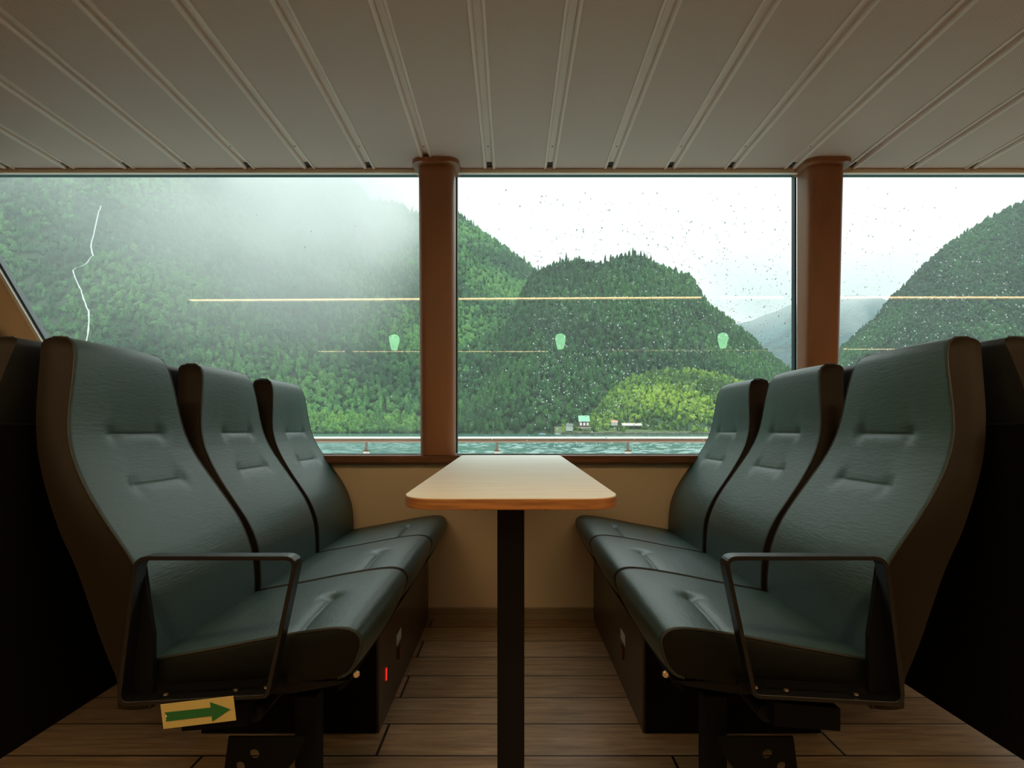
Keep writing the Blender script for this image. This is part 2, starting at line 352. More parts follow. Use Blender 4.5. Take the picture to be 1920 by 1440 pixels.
def make_seat(s):
    """s=1 faces +x (left row), s=-1 mirrored; origin on the floor below the cushion"""
    off = (-.55, 0, 0); root = empty('passenger_seat')
    z, a, b, wd = back_shape(); ny = 57; us = np.sin(np.linspace(-1, 1, ny) * math.pi / 2 * .93) / math.sin(math.pi / 2 * .93)
    rows = []
    for zi, ai, wi in zip(z, a, wd):
        row = []
        for u in us:
            y = u * wi; e = max(0, (abs(y) - (wi - .006)) / .006); rnd = .0035 * (1 - math.sqrt(max(0, 1 - e * e * .96)))
            crown = .010 * (1 - u * u) * float(smoothstep(.36, .6, zi))
            row.append((ai + crown - rnd - face_dent(y, zi), y, zi))
        rows.append(row)
    # over the top
    for t in np.linspace(0, 1, 6)[1:]:
        rows.append([(a[-1] - .004 + (b[-1] - a[-1] + .004) * t + .012 * (1 - u * u) * (1 - t) * (1 if t < 1 else 0) * .5 - .006 * (1 - t) * abs(u) ** 8, u * wd[-1], ZT + .004 * math.sin(math.pi * t) * (1 - u * u)) for u in us])
    MB().grid(rows, True).build('backrest', M_lea, root, smooth=True, sx=s, off=off)
    rb = [[(bi - .008 * (1 - u ** 4), u * wi, zi) for u in np.linspace(-1, 1, 17)] for zi, bi, wi in zip(z, b, wd)]
    rb.insert(0, [(a[0] - .002, u * wd[0], z[0]) for u in np.linspace(-1, 1, 17)])
    MB().grid(rb).build('back_shell', M_shell, root, smooth=True, sx=s, off=off)
    for sg in (-1, 1):
        P = []
        for zi, ai, bi, wi in zip(z, a, b, wd):
            x0 = ai - .0032; P.append([(x0 + (bi - x0) * t, sg * (wi + .007 * math.sin(math.pi * min(1, max(0, t))) * (1 if t < 1 else 0)), zi) for t in np.linspace(0, 1, 9)])
        MB().grid(P).build('side_panel', M_side, root, smooth=True, sx=s, off=off)
        path = [(ai - .0018, sg * (wi + .0005), zi) for zi, ai, wi in list(zip(z, a, wd))[::5]] + [(a[-1] - .012, sg * wd[-1], ZT + .0005), (b[-1], sg * wd[-1], ZT)]
        MB().tube(path, .0026, 6).build('piping', M_pipe, root, smooth=True, sx=s, off=off)
    # cushion
    top = [(-.700, .404), (-.66, .412), (-.61, .421), (-.557, .4305), (-.50, .442), (-.45, .4515), (-.40, .460), (-.36, .4655), (-.335, .4675), (-.315, .4665), (-.300, .4615), (-.290, .4530), (-.2855, .443), (-.286, .430), (-.291, .412), (-.298, .394), (-.306, .380), (-.318, .370), (-.335, .365)]
    bot = [(-.42, .360), (-.55, .348), (-.70, .334)]
    tt = np.array(top); seg = np.concatenate([[0], np.cumsum(np.linalg.norm(np.diff(tt, axis=0), axis=1))]); q = np.linspace(0, seg[-1], 190)
    px = np.interp(q, seg, tt[:, 0]); pz = np.interp(q, seg, tt[:, 1]); W = .2545
    ker = np.ones(5) / 5; px[2:-2] = np.convolve(px, ker, 'valid'); pz[2:-2] = np.convolve(pz, ker, 'valid')
    tx = np.gradient(px); tz = np.gradient(pz); ln = np.hypot(tx, tz); nx = -tz / ln; nzv = tx / ln
    rows = []; ys = np.sin(np.linspace(-1, 1, 67) * math.pi / 2 * .95) / math.sin(math.pi / 2 * .95)
    def cd_(x, y):
        xg = -.412 - .02 * (y + .26); g = 1 / (1 + math.exp((y - .005) / .010))
        d = g * (.003 * math.exp(-((x - xg) / .003) ** 2) + .0095 * math.exp(-abs(x - xg) / (.028 if x > xg else .011)))
        d += .010 * math.exp(-((x - xg) ** 2 + (y - .0) ** 2) / (2 * .016 ** 2))
        return d
    for x_, z_, n1, n2 in zip(px, pz, nx, nzv):
        row = []
        for u in ys:
            y = u * W; e = max(0, (abs(y) - (W - .006)) / .006); rnd = .0035 * (1 - math.sqrt(max(0, 1 - e * e * .97)))
            d = -rnd - (cd_(x_, y) if n2 > .5 else 0) + .006 * (1 - u * u) * float(smoothstep(-.70, -.6, x_))
            row.append((x_ + n1 * d, y, z_ + n2 * d))
        rows.append(row)
    cu = MB().grid(rows).build('seat_cushion', M_lea, root, smooth=True, sx=s, off=off)
    ol = [(x_ - n1 * .0032, z_ - n2 * .0032) for x_, z_, n1, n2 in zip(px, pz, nx, nzv)][::4]
    for sg in (-1, 1):
        m = MB(); full = ol + bot; c = (-.5, .40); n = len(full)
        v = [(c[0], sg * (W + .006), c[1])] + [(c[0] + (p[0] - c[0]) * .85, sg * (W + .0055), c[1] + (p[1] - c[1]) * .85) for p in full] + [(p[0], sg * W, p[1]) for p in full]
        f = [(0, 1 + i, 1 + (i + 1) % n) for i in range(n)] + [(1 + i, 1 + n + i, 1 + n + (i + 1) % n, 1 + (i + 1) % n) for i in range(n)]
        m.add(v, f).build('cushion_side', M_cside, cu, smooth=True, sx=s, off=off)
        MB().tube([(p[0], sg * (W + .0003), p[1] + .0006) for p in ol], .0034, 6).build('cushion_piping', M_pipe, cu, smooth=True, sx=s, off=off)
    MB().prism(bot + [(-.70, .318), (-.42, .338), (-.34, .352), (-.315, .362)], -.25, .25, 'y').build('seat_pan', M_blk, root, sx=s, off=off)
    return root
def armrest(root, s):
    off = (-.55, 0, 0); y0, y1 = -.312, -.277
    # flat bar loop, outer corners (x, z)
    C = [(-.6935, .615), (-.390, .615), (-.4455, .3535), (-.7265, .338)]
    rad = [.028, .028, .012, .028]; out = []
    for i in range(4):
        p = np.array(C[i]); a = np.array(C[i - 1]) - p; b = np.array(C[(i + 1) % 4]) - p; a /= np.linalg.norm(a); b /= np.linalg.norm(b)
        out += bez(p + a * rad[i], p, p + b * rad[i], 8)
    o = np.array(out); t = np.roll(o, -1, 0) - np.roll(o, 1, 0); nn = np.stack([t[:, 1], -t[:, 0]], 1); nn /= np.linalg.norm(nn, axis=1)[:, None]; inn = o + nn * .008
    n = len(o); v = []
    for y in (y0, y1):
        v += [(p[0], y, p[1]) for p in o]; v += [(p[0], y, p[1]) for p in inn]
    f = []
    for i in range(n):
        j = (i + 1) % n; f += [(i, j, 2 * n + j, 2 * n + i), (n + i, 3 * n + i, 3 * n + j, n + j), (i, n + i, n + j, j), (2 * n + i, 2 * n + j, 3 * n + j, 3 * n + i)]
    ar = MB().add(v, f).build('armrest', M_arm, root, sx=s, off=off, bevel=.0015)
    MB().prism([(-.693, .590), (-.684, .52), (-.675, .46), (-.675, .350), (-.722, .346), (-.705, .55)], -.281, -.268, 'y').build('side_cover', M_void, ar, sx=s, off=off)
    MB().prism([(-.655, .352), (-.43, .364), (-.43, .372), (-.655, .360)], y1 - .004, -.22, 'y').build('armrest_bracket', M_blk, ar, sx=s, off=off)
    for x, zz_ in ((-.642, .3545), (-.512, .3625), (-.455, .3675)):
        MB().lathe([(.0048, 0), (.0048, .003), (.002, .004)], 10, (x, -.296, zz_ - .001)).build('screw', M_steel, ar, sx=s, off=off)
def kids_of(): 
    k = {}
    for o in bpy.data.objects:
        if o.parent: k.setdefault(o.parent, []).append(o)
    return k
CS = [1.463, 1.997, 2.531]; OX = -.55
side_n = {1: 'left', -1: 'right'}
pos_n = ['nearest the camera, with a black armrest', 'in the middle of the three', 'beside the window wall']
protoA = {}; protoB = {}
for s in (1, -1):
    a = make_seat(s); armrest(a, s); protoA[s] = a; protoB[s] = make_seat(s)
# chrome/brass screw at the front of each nearest seat
KID = kids_of()
GAP = 1.992   # mirror plane distance between back to back rows
for s in (1, -1):
    near = []
    for i, c in enumerate(CS):
        o = (protoA if i == 0 else protoB)[s]
        if i == 2: o = copy_tree(protoB[s], KID)
        o.location = (s * OX, c, 0)
        tag(o, 'teal leather seat in the %s row, %s' % (side_n[s], pos_n[i]), 'seat', 'leather passenger seats facing the table')
    # back to back seats behind (they face away): mirrored shape of the other side
    for i, c in enumerate(CS):
        q = copy_tree((protoA if i == 0 else protoB)[-s], KID)
        q.location = (s * (OX - (GAP + 2 * OX) - .0), c, 0)
        q.location.x = s * (-GAP - OX)
        tag(q, 'seat facing away behind the %s row, %s' % (side_n[s], ['its brown side at the picture edge', 'showing only a black sliver between headrests', 'farthest from the camera by the wall'][i]), 'seat', 'seats turned away at the picture edges')

# frames, storage boxes, dividers per row
hole_c = [(-.49, .215), (-.517, .193), (-.542, .170)]
def plate_with_holes(s):
    # bracket plate: outline in xz with three round holes, made of quads around each hole
    import bmesh
    out = [(-.563, .235), (-.41, .235), (-.43, .19), (-.50, .10), (-.56, .0), (-.66, .0), (-.62, .07), (-.572, .165)]
    bm = bmesh.new(); edges = []
    def loop(pts):
        vs = [bm.verts.new((p[0], 0, p[1])) for p in pts]
        for i in range(len(vs)): edges.append(bm.edges.new((vs[i], vs[(i + 1) % len(vs)])))
    loop(out)
    for (x, z_), r in zip(((-.512, .200), (-.540, .176), (-.566, .145)), (.0105, .0095, .009)): loop([(x + r * math.cos(k * math.pi / 7), z_ + r * math.sin(k * math.pi / 7)) for k in range(14)])
    bmesh.ops.triangle_fill(bm, edges=edges, use_beauty=True)
    g = bmesh.ops.extrude_face_region(bm, geom=list(bm.faces)); vs = [e for e in g['geom'] if isinstance(e, bmesh.types.BMVert)]
    bmesh.ops.translate(bm, verts=vs, vec=(0, .006, 0)); m = MB(); m.v = [tuple(v.co) for v in bm.verts]; 
    bm.verts.index_update(); m.f = [tuple(v.index for v in f_.verts) for f_ in bm.faces]; bm.free(); return m
def support(s, facing, x_shift, label, group):
    e = empty('seat_frame', (x_shift, 1.42, 0)); off = (-.55, 1.42, 0); ss = facing
    m = plate_with_holes(1); m.v = [(p[0], p[1] + 1.25, p[2]) for p in m.v]; m.build('bracket_plate', M_void, e, sx=ss, off=off)
    MB().box(-.445, -.400, 1.29, 1.34, 0, .30).build('post', M_void, e, sx=ss, off=off, bevel=.003)
    MB().tube([(-.445, 1.262, .215), (-.56, 1.262, .10), (-.63, 1.262, .02)], .010, 10).build('strut', mat('worn_steel', (.06, .045, .04), .5, metal=.3), e, sx=ss, off=off)
    MB().tube([(-.50, 1.22, .295), (-.50, 1.735, .295)], .018, 12).build('beam', M_blk, e, smooth=False, sx=ss, off=off)
    MB().box(-.675, -.40, 1.24, 1.36, 0, .010).build('foot_plate', M_blk, e, sx=ss, off=off, bevel=.002)
    MB().prism([(-.625, .318), (-.50, .330), (-.50, .285), (-.625, .275)], 1.19, 1.30, 'y').build('under_bracket', M_void, e, sx=ss, off=off)
    tag(e, label, 'seat frame', group)
    return e
for s in (1, -1):
    nm = side_n[s]
    support(s, s, s * OX, 'black metal frame with three round holes under the near %s seat' % nm, 'metal frames under the near seats')
    b = empty('storage_box', (s * -.6, 2.28, 0)); off = (-.6, 2.28, 0)
    MB().box(-.85, -.368, 1.750, 2.793, 0, .315).build('case', M_box, b, sx=s, off=off, bevel=.002)
    MB().box(-.86, -.375, 1.742, 1.7495, .004, .325).build('end_panel', M_void, b, sx=s, off=off)
    MB().box(-.3679, -.3672, 2.02, 2.10, .15, .185).build('sticker', mat('pale_sticker', (.55, .62, .55), .4), b, sx=s, off=off)
    MB().box(-.3679, -.362, 2.04, 2.075, .10, .135).build('socket', mat('red_plastic', (.10, .012, .01), .35), b, sx=s, off=off, bevel=.001)
    if s == 1: MB().box(-.3679, -.3655, 1.842, 1.854, .110, .145).build('indicator_light', mat('red_indicator', (.5, .01, .01), .3, emit=((1, .03, .02), .8)), b, sx=s, off=off, bevel=.001)
    else: MB().lathe([(.012, 0), (.010, .001)], 12, (0, 0, 0)).build('switch', M_void, b).matrix_local = __import__('mathutils').Matrix.Translation((.232, -.43, .13)) @ __import__('mathutils').Matrix.Rotation(-math.pi / 2, 4, 'Y')
    tag(b, 'dark brown storage box under the %s row of seats%s' % (nm, ', with a small red light' if s == 1 else ', without any light'), 'storage box', 'storage boxes under the seats')
    # rail under front edge of cushions with screw
    r = MB().prism([(-.335, .352), (-.318, .364), (-.322, .342), (-.345, .328)], 1.24, 2.78, 'y').build('cushion_rail', M_void, sx=s, off=(-.33, 2.0, 0)); r.location = (s * -.33, 2.0, 0)
    tag(r, 'thin black rail under the front edge of the %s seat cushions' % nm, 'rail', 'rails under the cushions')
    sw = MB().lathe([(.0075, -.003), (.0075, .0), (.004, .002)], 14, (0, 0, 0)).build('screw', M_steel, r)
    sw.rotation_euler = (math.pi / 2, 0, 0); sw.location = (s * .022, -.755, .362)
    d = MB().box(-1.006, -.986, 1.20, 2.79, .21, .86).build('divider_panel', M_void, sx=s, off=(-.996, 2.0, .21), bevel=.003); d.location = (s * -.996, 2.0, .21)
    tag(d, 'black divider panel between the back to back %s rows of seats' % nm, 'panel', 'black dividers between seat backs')

# arrow sign under left armrest
sg = empty('arrow_sign', (-.572, 1.148, .33)); sg.rotation_euler = (0, -math.radians(6.8), 0)
MB().box(-.067, .067, -.001, .001, -.0225, .0225).build('sign_plate', mat('glow_yellow', (.50, .40, .15), .5), sg, bevel=.0004)
MB().prism([(-.061, -.009), (.024, -.009), (.024, -.0195), (.0595, -.001), (.024, .0165), (.024, .0065), (-.061, .0075), (-.057, .002), (-.060, -.001), (-.0585, -.005)], -.0017, -.00105, 'y').build('green_arrow', mat('arrow_green', (.008, .12, .03), .45), sg)
for x in (-.0595, .060): MB().lathe([(.0022, 0), (.0015, .001)], 8).build('rivet', M_steel, sg).matrix_local = __import__('mathutils').Matrix.Translation((x, -.0017, 0)) @ __import__('mathutils').Matrix.Rotation(math.pi / 2, 4, 'X')
tag(sg, 'yellow sign with a green arrow pointing right, under the left armrest', 'sign')

# ------------------------------------------------------------------ cabin lamps behind the camera (strips and pendants seen as reflections; round fill lamps added unseen)
WARM = (1.0, .68, .34)
def strip(p, q, h, d, lab, st):
    p = np.array(p); q = np.array(q); L_ = np.linalg.norm(q - p); e = empty('strip_light', tuple((p + q) / 2)); e.rotation_euler = (0, 0, math.atan2(q[1] - p[1], q[0] - p[0]))
    MB().box(-L_ / 2, L_ / 2, -d / 2, d / 2, -h / 2 + .003, 0).build('diffuser', mat('warm_diffuser', (.8, .8, .8), .5, emit=(WARM, st)), e)
    MB().box(-L_ / 2 - .01, L_ / 2 + .01, -d / 2 - .004, d / 2 + .004, 0.0005, h / 2).box(-L_ / 2 - .01, L_ / 2 + .01, -d / 2 - .006, -d / 2 - .001, -h / 2 - .006, .0005).box(-L_ / 2 - .01, L_ / 2 + .01, d / 2 + .001, d / 2 + .006, -h / 2 - .006, .0005).build('housing', M_white, e)
    tag(e, lab, 'strip light', 'warm strip lights reflected in the windows')
strip((-2.86, .16, 2.004), (1.66, .28, 2.004), .012, .105, 'long warm ceiling strip light, reflected in the left and middle windows', 22)
strip((1.84, .285, 2.004), (7.4, .285, 2.004), .012, .105, 'warm ceiling strip light reflected behind the right pillar', 22)
strip((-2.83, -3.48, 2.004), (-2.45, -3.48, 2.004), .012, .11, 'short warm ceiling strip reflected low in the left window', 20)
strip((-2.33, -3.48, 2.004), (.55, -3.48, 2.004), .012, .11, 'warm ceiling strip reflected low beside the left pillar', 20)
strip((1.40, -3.32, 2.004), (3.95, -3.32, 2.004), .012, .07, 'warm ceiling strip reflected low in the right part of the middle window', 18)
strip((4.75, -3.2, 2.004), (5.6, -3.2, 2.004), .012, .11, 'short warm ceiling strip reflected low in the right window', 20)
def fill_lamp(x, y, lab):  # added fill lamps, their reflections hidden by the pillars, brightening wall and seats
    e = empty('added_fill_lamp', (x, y, 2.0))
    MB().lathe([(.20, .011), (.20, -.004), (.185, -.008), (.180, -.002)], 32).build('trim_ring', M_white, e)
    MB().lathe([(.170, -.0075), (.177, -.006), (.177, .008)], 32).build('diffuser', mat('fill_lamp_diffuser', (.8, .8, .8), .5, emit=(WARM, 50)), e)
    tag(e, lab, 'fill_lamp', 'added unseen warm fill lights')
fill_lamp(-.90, -1.95, 'added round warm fill light, unseen behind the viewer on the left')
fill_lamp(3.72, -1.95, 'added round warm fill light, unseen behind the viewer far right')
def lamp(x, z, lab):
    e = empty('pendant_lamp', (x, -1.38, z))
    MB().lathe([(.030, -.085), (.034, -.08), (.052, -.01), (.060, .03), (.058, .055), (.045, .078), (.02, .09)], 24).build('lamp_shade', mat('green_glass_shade', (.3, .8, .4), .4, emit=((.40, 1.0, .48), 13)), e, smooth=True)
    MB().lathe([(.008, .09), (.008, 2.011 - z)], 10).build('stem', M_blk, e)
    tag(e, lab, 'lamp', 'green shaded lamps reflected in the windows')
lamp(-1.32, 1.835, 'green glass lamp reflected in the left window beside the left pillar')
lamp(.56, 1.845, 'green glass lamp reflected above the small house in the middle window')
lamp(2.40, 1.856, 'green glass lamp reflected near the right end of the middle window')

# ------------------------------------------------------------------ outside: ship's rail and side deck
tag(MB().box(-7, 9, 2.95, 4.5, -.45, -.35).build('side_deck', M_white), 'narrow side deck outside the windows', 'deck')['kind'] = 'structure'
tag(MB().box(-7, 9, 4.5, 4.55, -3.6, -.30).build('hull_side', M_white), 'white hull side below the deck edge', 'hull')['kind'] = 'structure'
rl = empty('deck_railing', (0, 4.3, -.35)); RO = (0, 4.3, -.35)
MB().tube([(-7, 4.3, .790), (9, 4.3, .790)], .0098, 12).build('top_tube', M_white, rl, smooth=True, off=RO)
MB().box(-7, 9, 4.29, 4.305, .7605, .7755).build('lower_bar', mat('copper_brown_bar', (.42, .26, .20), .4), rl, off=RO, bevel=.002)
MB().box(-7, 9, 4.286, 4.31, .7755, .7800).build('shadow_gap_bar', M_sill, rl, off=RO)
for k in range(-1, 5):
    x = -.991 + .896 * k
    MB().box(x - .008, x + .008, 4.29, 4.306, .70, .7604).build('post_pin', mat('rail_post_steel', (.25, .2, .17), .4, metal=.4), rl, off=RO)
    MB().box(x - .018, x + .018, 4.28, 4.316, -.35, .705).build('post', M_white, rl, off=RO, bevel=.002)
    MB().box(x - .021, x + .021, 4.277, 4.319, .700, .708).build('post_cap', M_sill, rl, off=RO)
tag(rl, 'ship side railing with white top tube and posts outside the windows', 'railing')

# raindrops on the outside of the panes
def drops():
    v = []; f = []
    ring = [(0.0, 1.0)] + [(math.sin(a), math.cos(a)) for a in (.6, 1.1, 1.5)]
    seg = 7
    base = []; 
    def one(x, z, r):
        o = len(v); h = r * .45; y = yg(z, .001)
        v.append((x, y + h, z))
        for (sn, cs) in ring[1:]:
            for k in range(seg):
                q = 2 * math.pi * k / seg; v.append((x + r * sn * math.cos(q), y + h * cs, z + r * sn * math.sin(q) * 1.15))
        for k in range(seg): f.append((o, o + 1 + k, o + 1 + (k + 1) % seg))
        for i in range(2):
            for k in range(seg): a = o + 1 + i * seg; b = a + seg; f.append((a + k, b + k, b + (k + 1) % seg, a + (k + 1) % seg))
        f.append(tuple(o + 1 + 2 * seg + k for k in range(seg))[::-1])
    cl = RNG.uniform(0, 1, (40, 2))
    for x0, x1, n in ((-1.5, -.42, 120), (-.24, .25, 260), (.1, 1.28, 2500), (1.48, 3.2, 2700)):
        for i in range(n):
            x = RNG.uniform(x0, x1); z = .76 + 1.2 * RNG.beta(1.5, 1.8)
            r = .0010 + .0008 * RNG.exponential(); one(x, z, min(r, .0036))
    m = MB(); m.v = v; m.f = f; me = bpy.data.meshes.new('raindrops'); me.from_pydata(v, [], f)
    g = bpy.data.materials.new('water_drop'); g.use_nodes = True; b = g.node_tree.nodes['Principled BSDF']
    b.inputs['Transmission Weight'].default_value = 1; b.inputs['IOR'].default_value = 1.33; b.inputs['Roughness'].default_value = .05; b.inputs['Base Color'].default_value = (1, 1, 1, 1)
    me.materials.append(g)
    for p in me.polygons: p.use_smooth = True
    o = bpy.data.objects.new('raindrops', me); COL.objects.link(o)
    tag(o, 'scattered small raindrops on the outside of the window panes', 'raindrops', kind='stuff')
drops()

# ------------------------------------------------------------------ fjord: water, mountains, forest
WZ = -3.5
def water_mat():
    m = bpy.data.materials.new('fjord_water'); m.use_nodes = True; t = m.node_tree; b = t.nodes['Principled BSDF']
    b.inputs['Base Color'].default_value = (.05, .15, .13, 1); b.inputs['Roughness'].default_value = .12; b.inputs['IOR'].default_value = 1.33
    tcn = N(t, 'ShaderNodeTexCoord'); mpn = N(t, 'ShaderNodeMapping'); mpn.inputs['Scale'].default_value = (.45, .16, 1)
    n = N(t, 'ShaderNodeTexNoise', Scale=1.0, Detail=6.0, Roughness=.65); L(t, tcn.outputs['Object'], mpn.inputs[0]); L(t, mpn.outputs[0], n.inputs['Vector'])
    bp = N(t, 'ShaderNodeBump', Strength=1.0, Distance=.8); L(t, n.outputs['Fac'], bp.inputs['Height']); L(t, bp.outputs[0], b.inputs['Normal'])
    return m
M_water = water_mat()
WATER = tag(MB().add([(-6000, 4.56, WZ), (8000, 4.56, WZ), (8000, 9000, WZ), (-6000, 9000, WZ)], [(0, 1, 2, 3)]).build('fjord_water', M_water), 'rippled teal fjord water beyond the railing', 'water', kind='structure')

gx, gy = np.meshgrid(np.arange(-140, 171, .6), np.arange(85, 290, .7)); wr = np.random.default_rng(4); gz = 0
for k in range(26):
    lam = wr.uniform(1.6, 5.0); an = math.radians(wr.normal(65, 38)); kk = 2 * math.pi / lam; gz = gz + lam * .0095 * np.sin(kk * (gx * math.cos(an) + gy * math.sin(an)) + wr.uniform(0, 6.28) + .6 * np.sin(gx * .07 + k))
edge_ = np.clip((gy - 85) / 10, 0, 1) * np.clip((290 - gy) / 40, 0, 1)
WP = np.stack([gx, gy, gz * edge_ + .02], -1).tolist()
M_wave = mat('wave_water', (.07, .17, .15), .12)
MB().grid(WP).build('wavelets', M_wave, smooth=True).parent = WATER
for o_ in bpy.data.objects:
    if o_.name == 'wavelets': o_.location.z = WZ
def noise2(x, y, seed, oct=4):
    r = np.random.default_rng(seed); out = 0
    for o in range(oct):
        for k in range(4):
            a = r.uniform(0, 2 * math.pi); p = r.uniform(0, 6.28); fq = 2 ** o * r.uniform(.7, 1.3); out = out + np.sin((x * math.cos(a) + y * math.sin(a)) * fq + p) * .5 ** o / 4
    return out
class Hill:
    """slope rising from the shore at distance ds to a ridge at distance dr; u runs along the shore (x/y ratio)"""
    def __init__(s, sil, ds, dr, p=.95, rough=.04, seed=1, base=WZ):
        a = np.array(sil, float); s.u = (a[:, 0] - CX) / F; s.e = (HZ - a[:, 1]) / F; s.ds, s.dr, s.p, s.rough, s.seed, s.base = ds, dr, p, rough, seed, base
    def D(s, u, v):
        ds = s.ds * (1 + .03 * np.sin(u * 9 + s.seed)); dr = s.dr; return ds + (dr - ds) * v
    def z(s, u, v):
        H = np.interp(u, s.u, s.e) * s.dr + EYE; d = s.D(u, v); t = np.clip(v, 0, None)
        g = np.where(t <= 1, t ** s.p, 1 - (t - 1) * 1.2)
        nn = noise2(u * d / 160., d / 160., s.seed, 5)
        return s.base + (H - s.base) * g + nn * s.rough * np.maximum(H, 5) * np.clip(t * 3, 0, 1) * np.clip((1.05 - t) * 3, .15, 1)
    def P(s, u, v): d = s.D(u, v); return np.stack([u * d, d, s.z(u, v)], -1)
    def mesh(s, name, material, nu=220, nv=60, lab=None):
        U, V = np.meshgrid(np.linspace(s.u[0], s.u[-1], nu), np.linspace(-.01, 1.25, nv)); P = s.P(U, V)
        P[0, :, 2] = s.base - 4
        o = MB().grid(P.tolist()).build(name, material, smooth=True); tag(o, lab, 'mountain', kind='structure'); return o
def ico():
    t = (1 + 5 ** .5) / 2
    v = [(-1, t, 0), (1, t, 0), (-1, -t, 0), (1, -t, 0), (0, -1, t), (0, 1, t), (0, -1, -t), (0, 1, -t), (t, 0, -1), (t, 0, 1), (-t, 0, -1), (-t, 0, 1)]
    f = [(0, 11, 5), (0, 5, 1), (0, 1, 7), (0, 7, 10), (0, 10, 11), (1, 5, 9), (5, 11, 4), (11, 10, 2), (10, 7, 6), (7, 1, 8), (3, 9, 4), (3, 4, 2), (3, 2, 6), (3, 6, 8), (3, 8, 9), (4, 9, 5), (2, 4, 11), (6, 2, 10), (8, 6, 7), (9, 8, 1)]
    v = [np.array(p) / math.sqrt(1 + t * t) for p in v]; cache = {}; nf = []
    def mid(a, b):
        k = (min(a, b), max(a, b))
        if k not in cache: m = v[a] + v[b]; v.append(m / np.linalg.norm(m)); cache[k] = len(v) - 1
        return cache[k]
    for a, b, c in f: x, y, z_ = mid(a, b), mid(b, c), mid(c, a); nf += [(a, x, z_), (b, y, x), (c, z_, y), (x, y, z_)]
    return np.array(v), np.array(nf)
IV, IF = ico()
def leaf_mat(name):
    m = bpy.data.materials.new(name); m.use_nodes = True; t = m.node_tree; b = t.nodes['Principled BSDF']
    at = N(t, 'ShaderNodeAttribute', attribute_name='leaf_colour'); tcn = N(t, 'ShaderNodeTexCoord')
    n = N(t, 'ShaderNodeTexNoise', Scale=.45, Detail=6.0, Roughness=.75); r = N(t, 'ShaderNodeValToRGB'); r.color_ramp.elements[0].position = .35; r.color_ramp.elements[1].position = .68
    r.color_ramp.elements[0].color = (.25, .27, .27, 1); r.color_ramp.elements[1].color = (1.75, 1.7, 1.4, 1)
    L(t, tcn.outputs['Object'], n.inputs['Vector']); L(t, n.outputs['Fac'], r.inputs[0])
    mx = N(t, 'ShaderNodeMix'); mx.data_type = 'RGBA'; mx.blend_type = 'MULTIPLY'; mx.inputs[0].default_value = 1
    L(t, at.outputs['Color'], mx.inputs[6]); L(t, r.outputs[0], mx.inputs[7]); L(t, mx.outputs[2], b.inputs['Base Color'])
    b.inputs['Roughness'].default_value = .7; b.inputs['Specular IOR Level'].default_value = .2
    bp = N(t, 'ShaderNodeBump', Strength=1.0, Distance=2.2); L(t, n.outputs['Fac'], bp.inputs['Height']); L(t, bp.outputs[0], b.inputs['Normal'])
    return m
M_leaf = leaf_mat('forest_foliage')
def forest(name, pos, rad, tall, colr, label, cat='forest', kind='stuff'):
    n = len(pos); rng = np.random.default_rng(n)
    k = len(IV); rot = rng.uniform(0, 2 * math.pi, n); jit = rng.uniform(.60, 1.38, (n, k))
    V = IV[None] * jit[..., None]; c, s_ = np.cos(rot)[:, None], np.sin(rot)[:, None]
    x = V[..., 0] * c - V[..., 1] * s_; y = V[..., 0] * s_ + V[..., 1] * c; z = V[..., 2]
    tp = (1 - .35 * np.clip(z, 0, 1)); x = x * tp; y = y * tp
    P = np.stack([pos[:, 0:1] + x * rad[:, None], pos[:, 1:2] + y * rad[:, None], pos[:, 2:3] + (z * .5 + .40) * tall[:, None]], -1).reshape(-1, 3)
    T = (IF[None] + (np.arange(n) * k)[:, None, None]).reshape(-1, 3)
    me = bpy.data.meshes.new(name); me.vertices.add(len(P)); me.vertices.foreach_set('co', P.astype(np.float32).ravel())
    me.loops.add(T.size); me.loops.foreach_set('vertex_index', T.astype(np.int32).ravel())
    me.polygons.add(len(T)); me.polygons.foreach_set('loop_start', np.arange(0, T.size, 3, dtype=np.int32)); me.polygons.foreach_set('loop_total', np.full(len(T), 3, np.int32))
    me.update(calc_edges=True)
    at = me.color_attributes.new('leaf_colour', 'FLOAT_COLOR', 'POINT'); cc = np.repeat(np.concatenate([colr, np.ones((n, 1))], 1), k, 0)
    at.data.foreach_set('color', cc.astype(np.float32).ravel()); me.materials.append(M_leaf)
    me.polygons.foreach_set('use_smooth', np.ones(len(T), bool))
    o = bpy.data.objects.new(name, me); COL.objects.link(o); tag(o, label, cat, kind=kind); return o
def scatter(h, u0, u1, v0, v1, step, seed):
    rng = np.random.default_rng(seed); out = []
    slope = math.hypot(h.dr - h.ds, (np.interp((u0 + u1) / 2, h.u, h.e) * h.dr)); nv = int((v1 - v0) * slope / step)
    for i in range(nv):
        v = v0 + (v1 - v0) * (i + .5) / nv; d = h.ds + (h.dr - h.ds) * v; nu = int((u1 - u0) * d / step)
        us = u0 + (u1 - u0) * (np.arange(nu) + rng.uniform(0, 1, nu)) / nu; vs = v + rng.uniform(-.6, .6, nu) * (v1 - v0) / nv; out.append(np.stack([us, vs], 1))
    return np.concatenate(out)
def px2u(x): return (x - CX) / F
def colours(P, seed, dark, mid_, light, scale=60., bias=0.0):
    n = noise2(P[:, 0] / scale, (P[:, 1] + P[:, 2]) / scale, seed, 3) * 1.6 + bias; r = np.random.default_rng(seed).normal(0, .45, len(P)); t = np.clip(.5 + .5 * (n * .8 + r), 0, 1)[:, None]
    d, m, l = map(np.array, (dark, mid_, light)); return np.where(t < .5, d + (m - d) * t * 2, m + (l - m) * (t - .5) * 2)
M_ground = mat('forest_floor', (.035, .07, .03), .9, noise=(.02, .4, (1, 1, 1)))
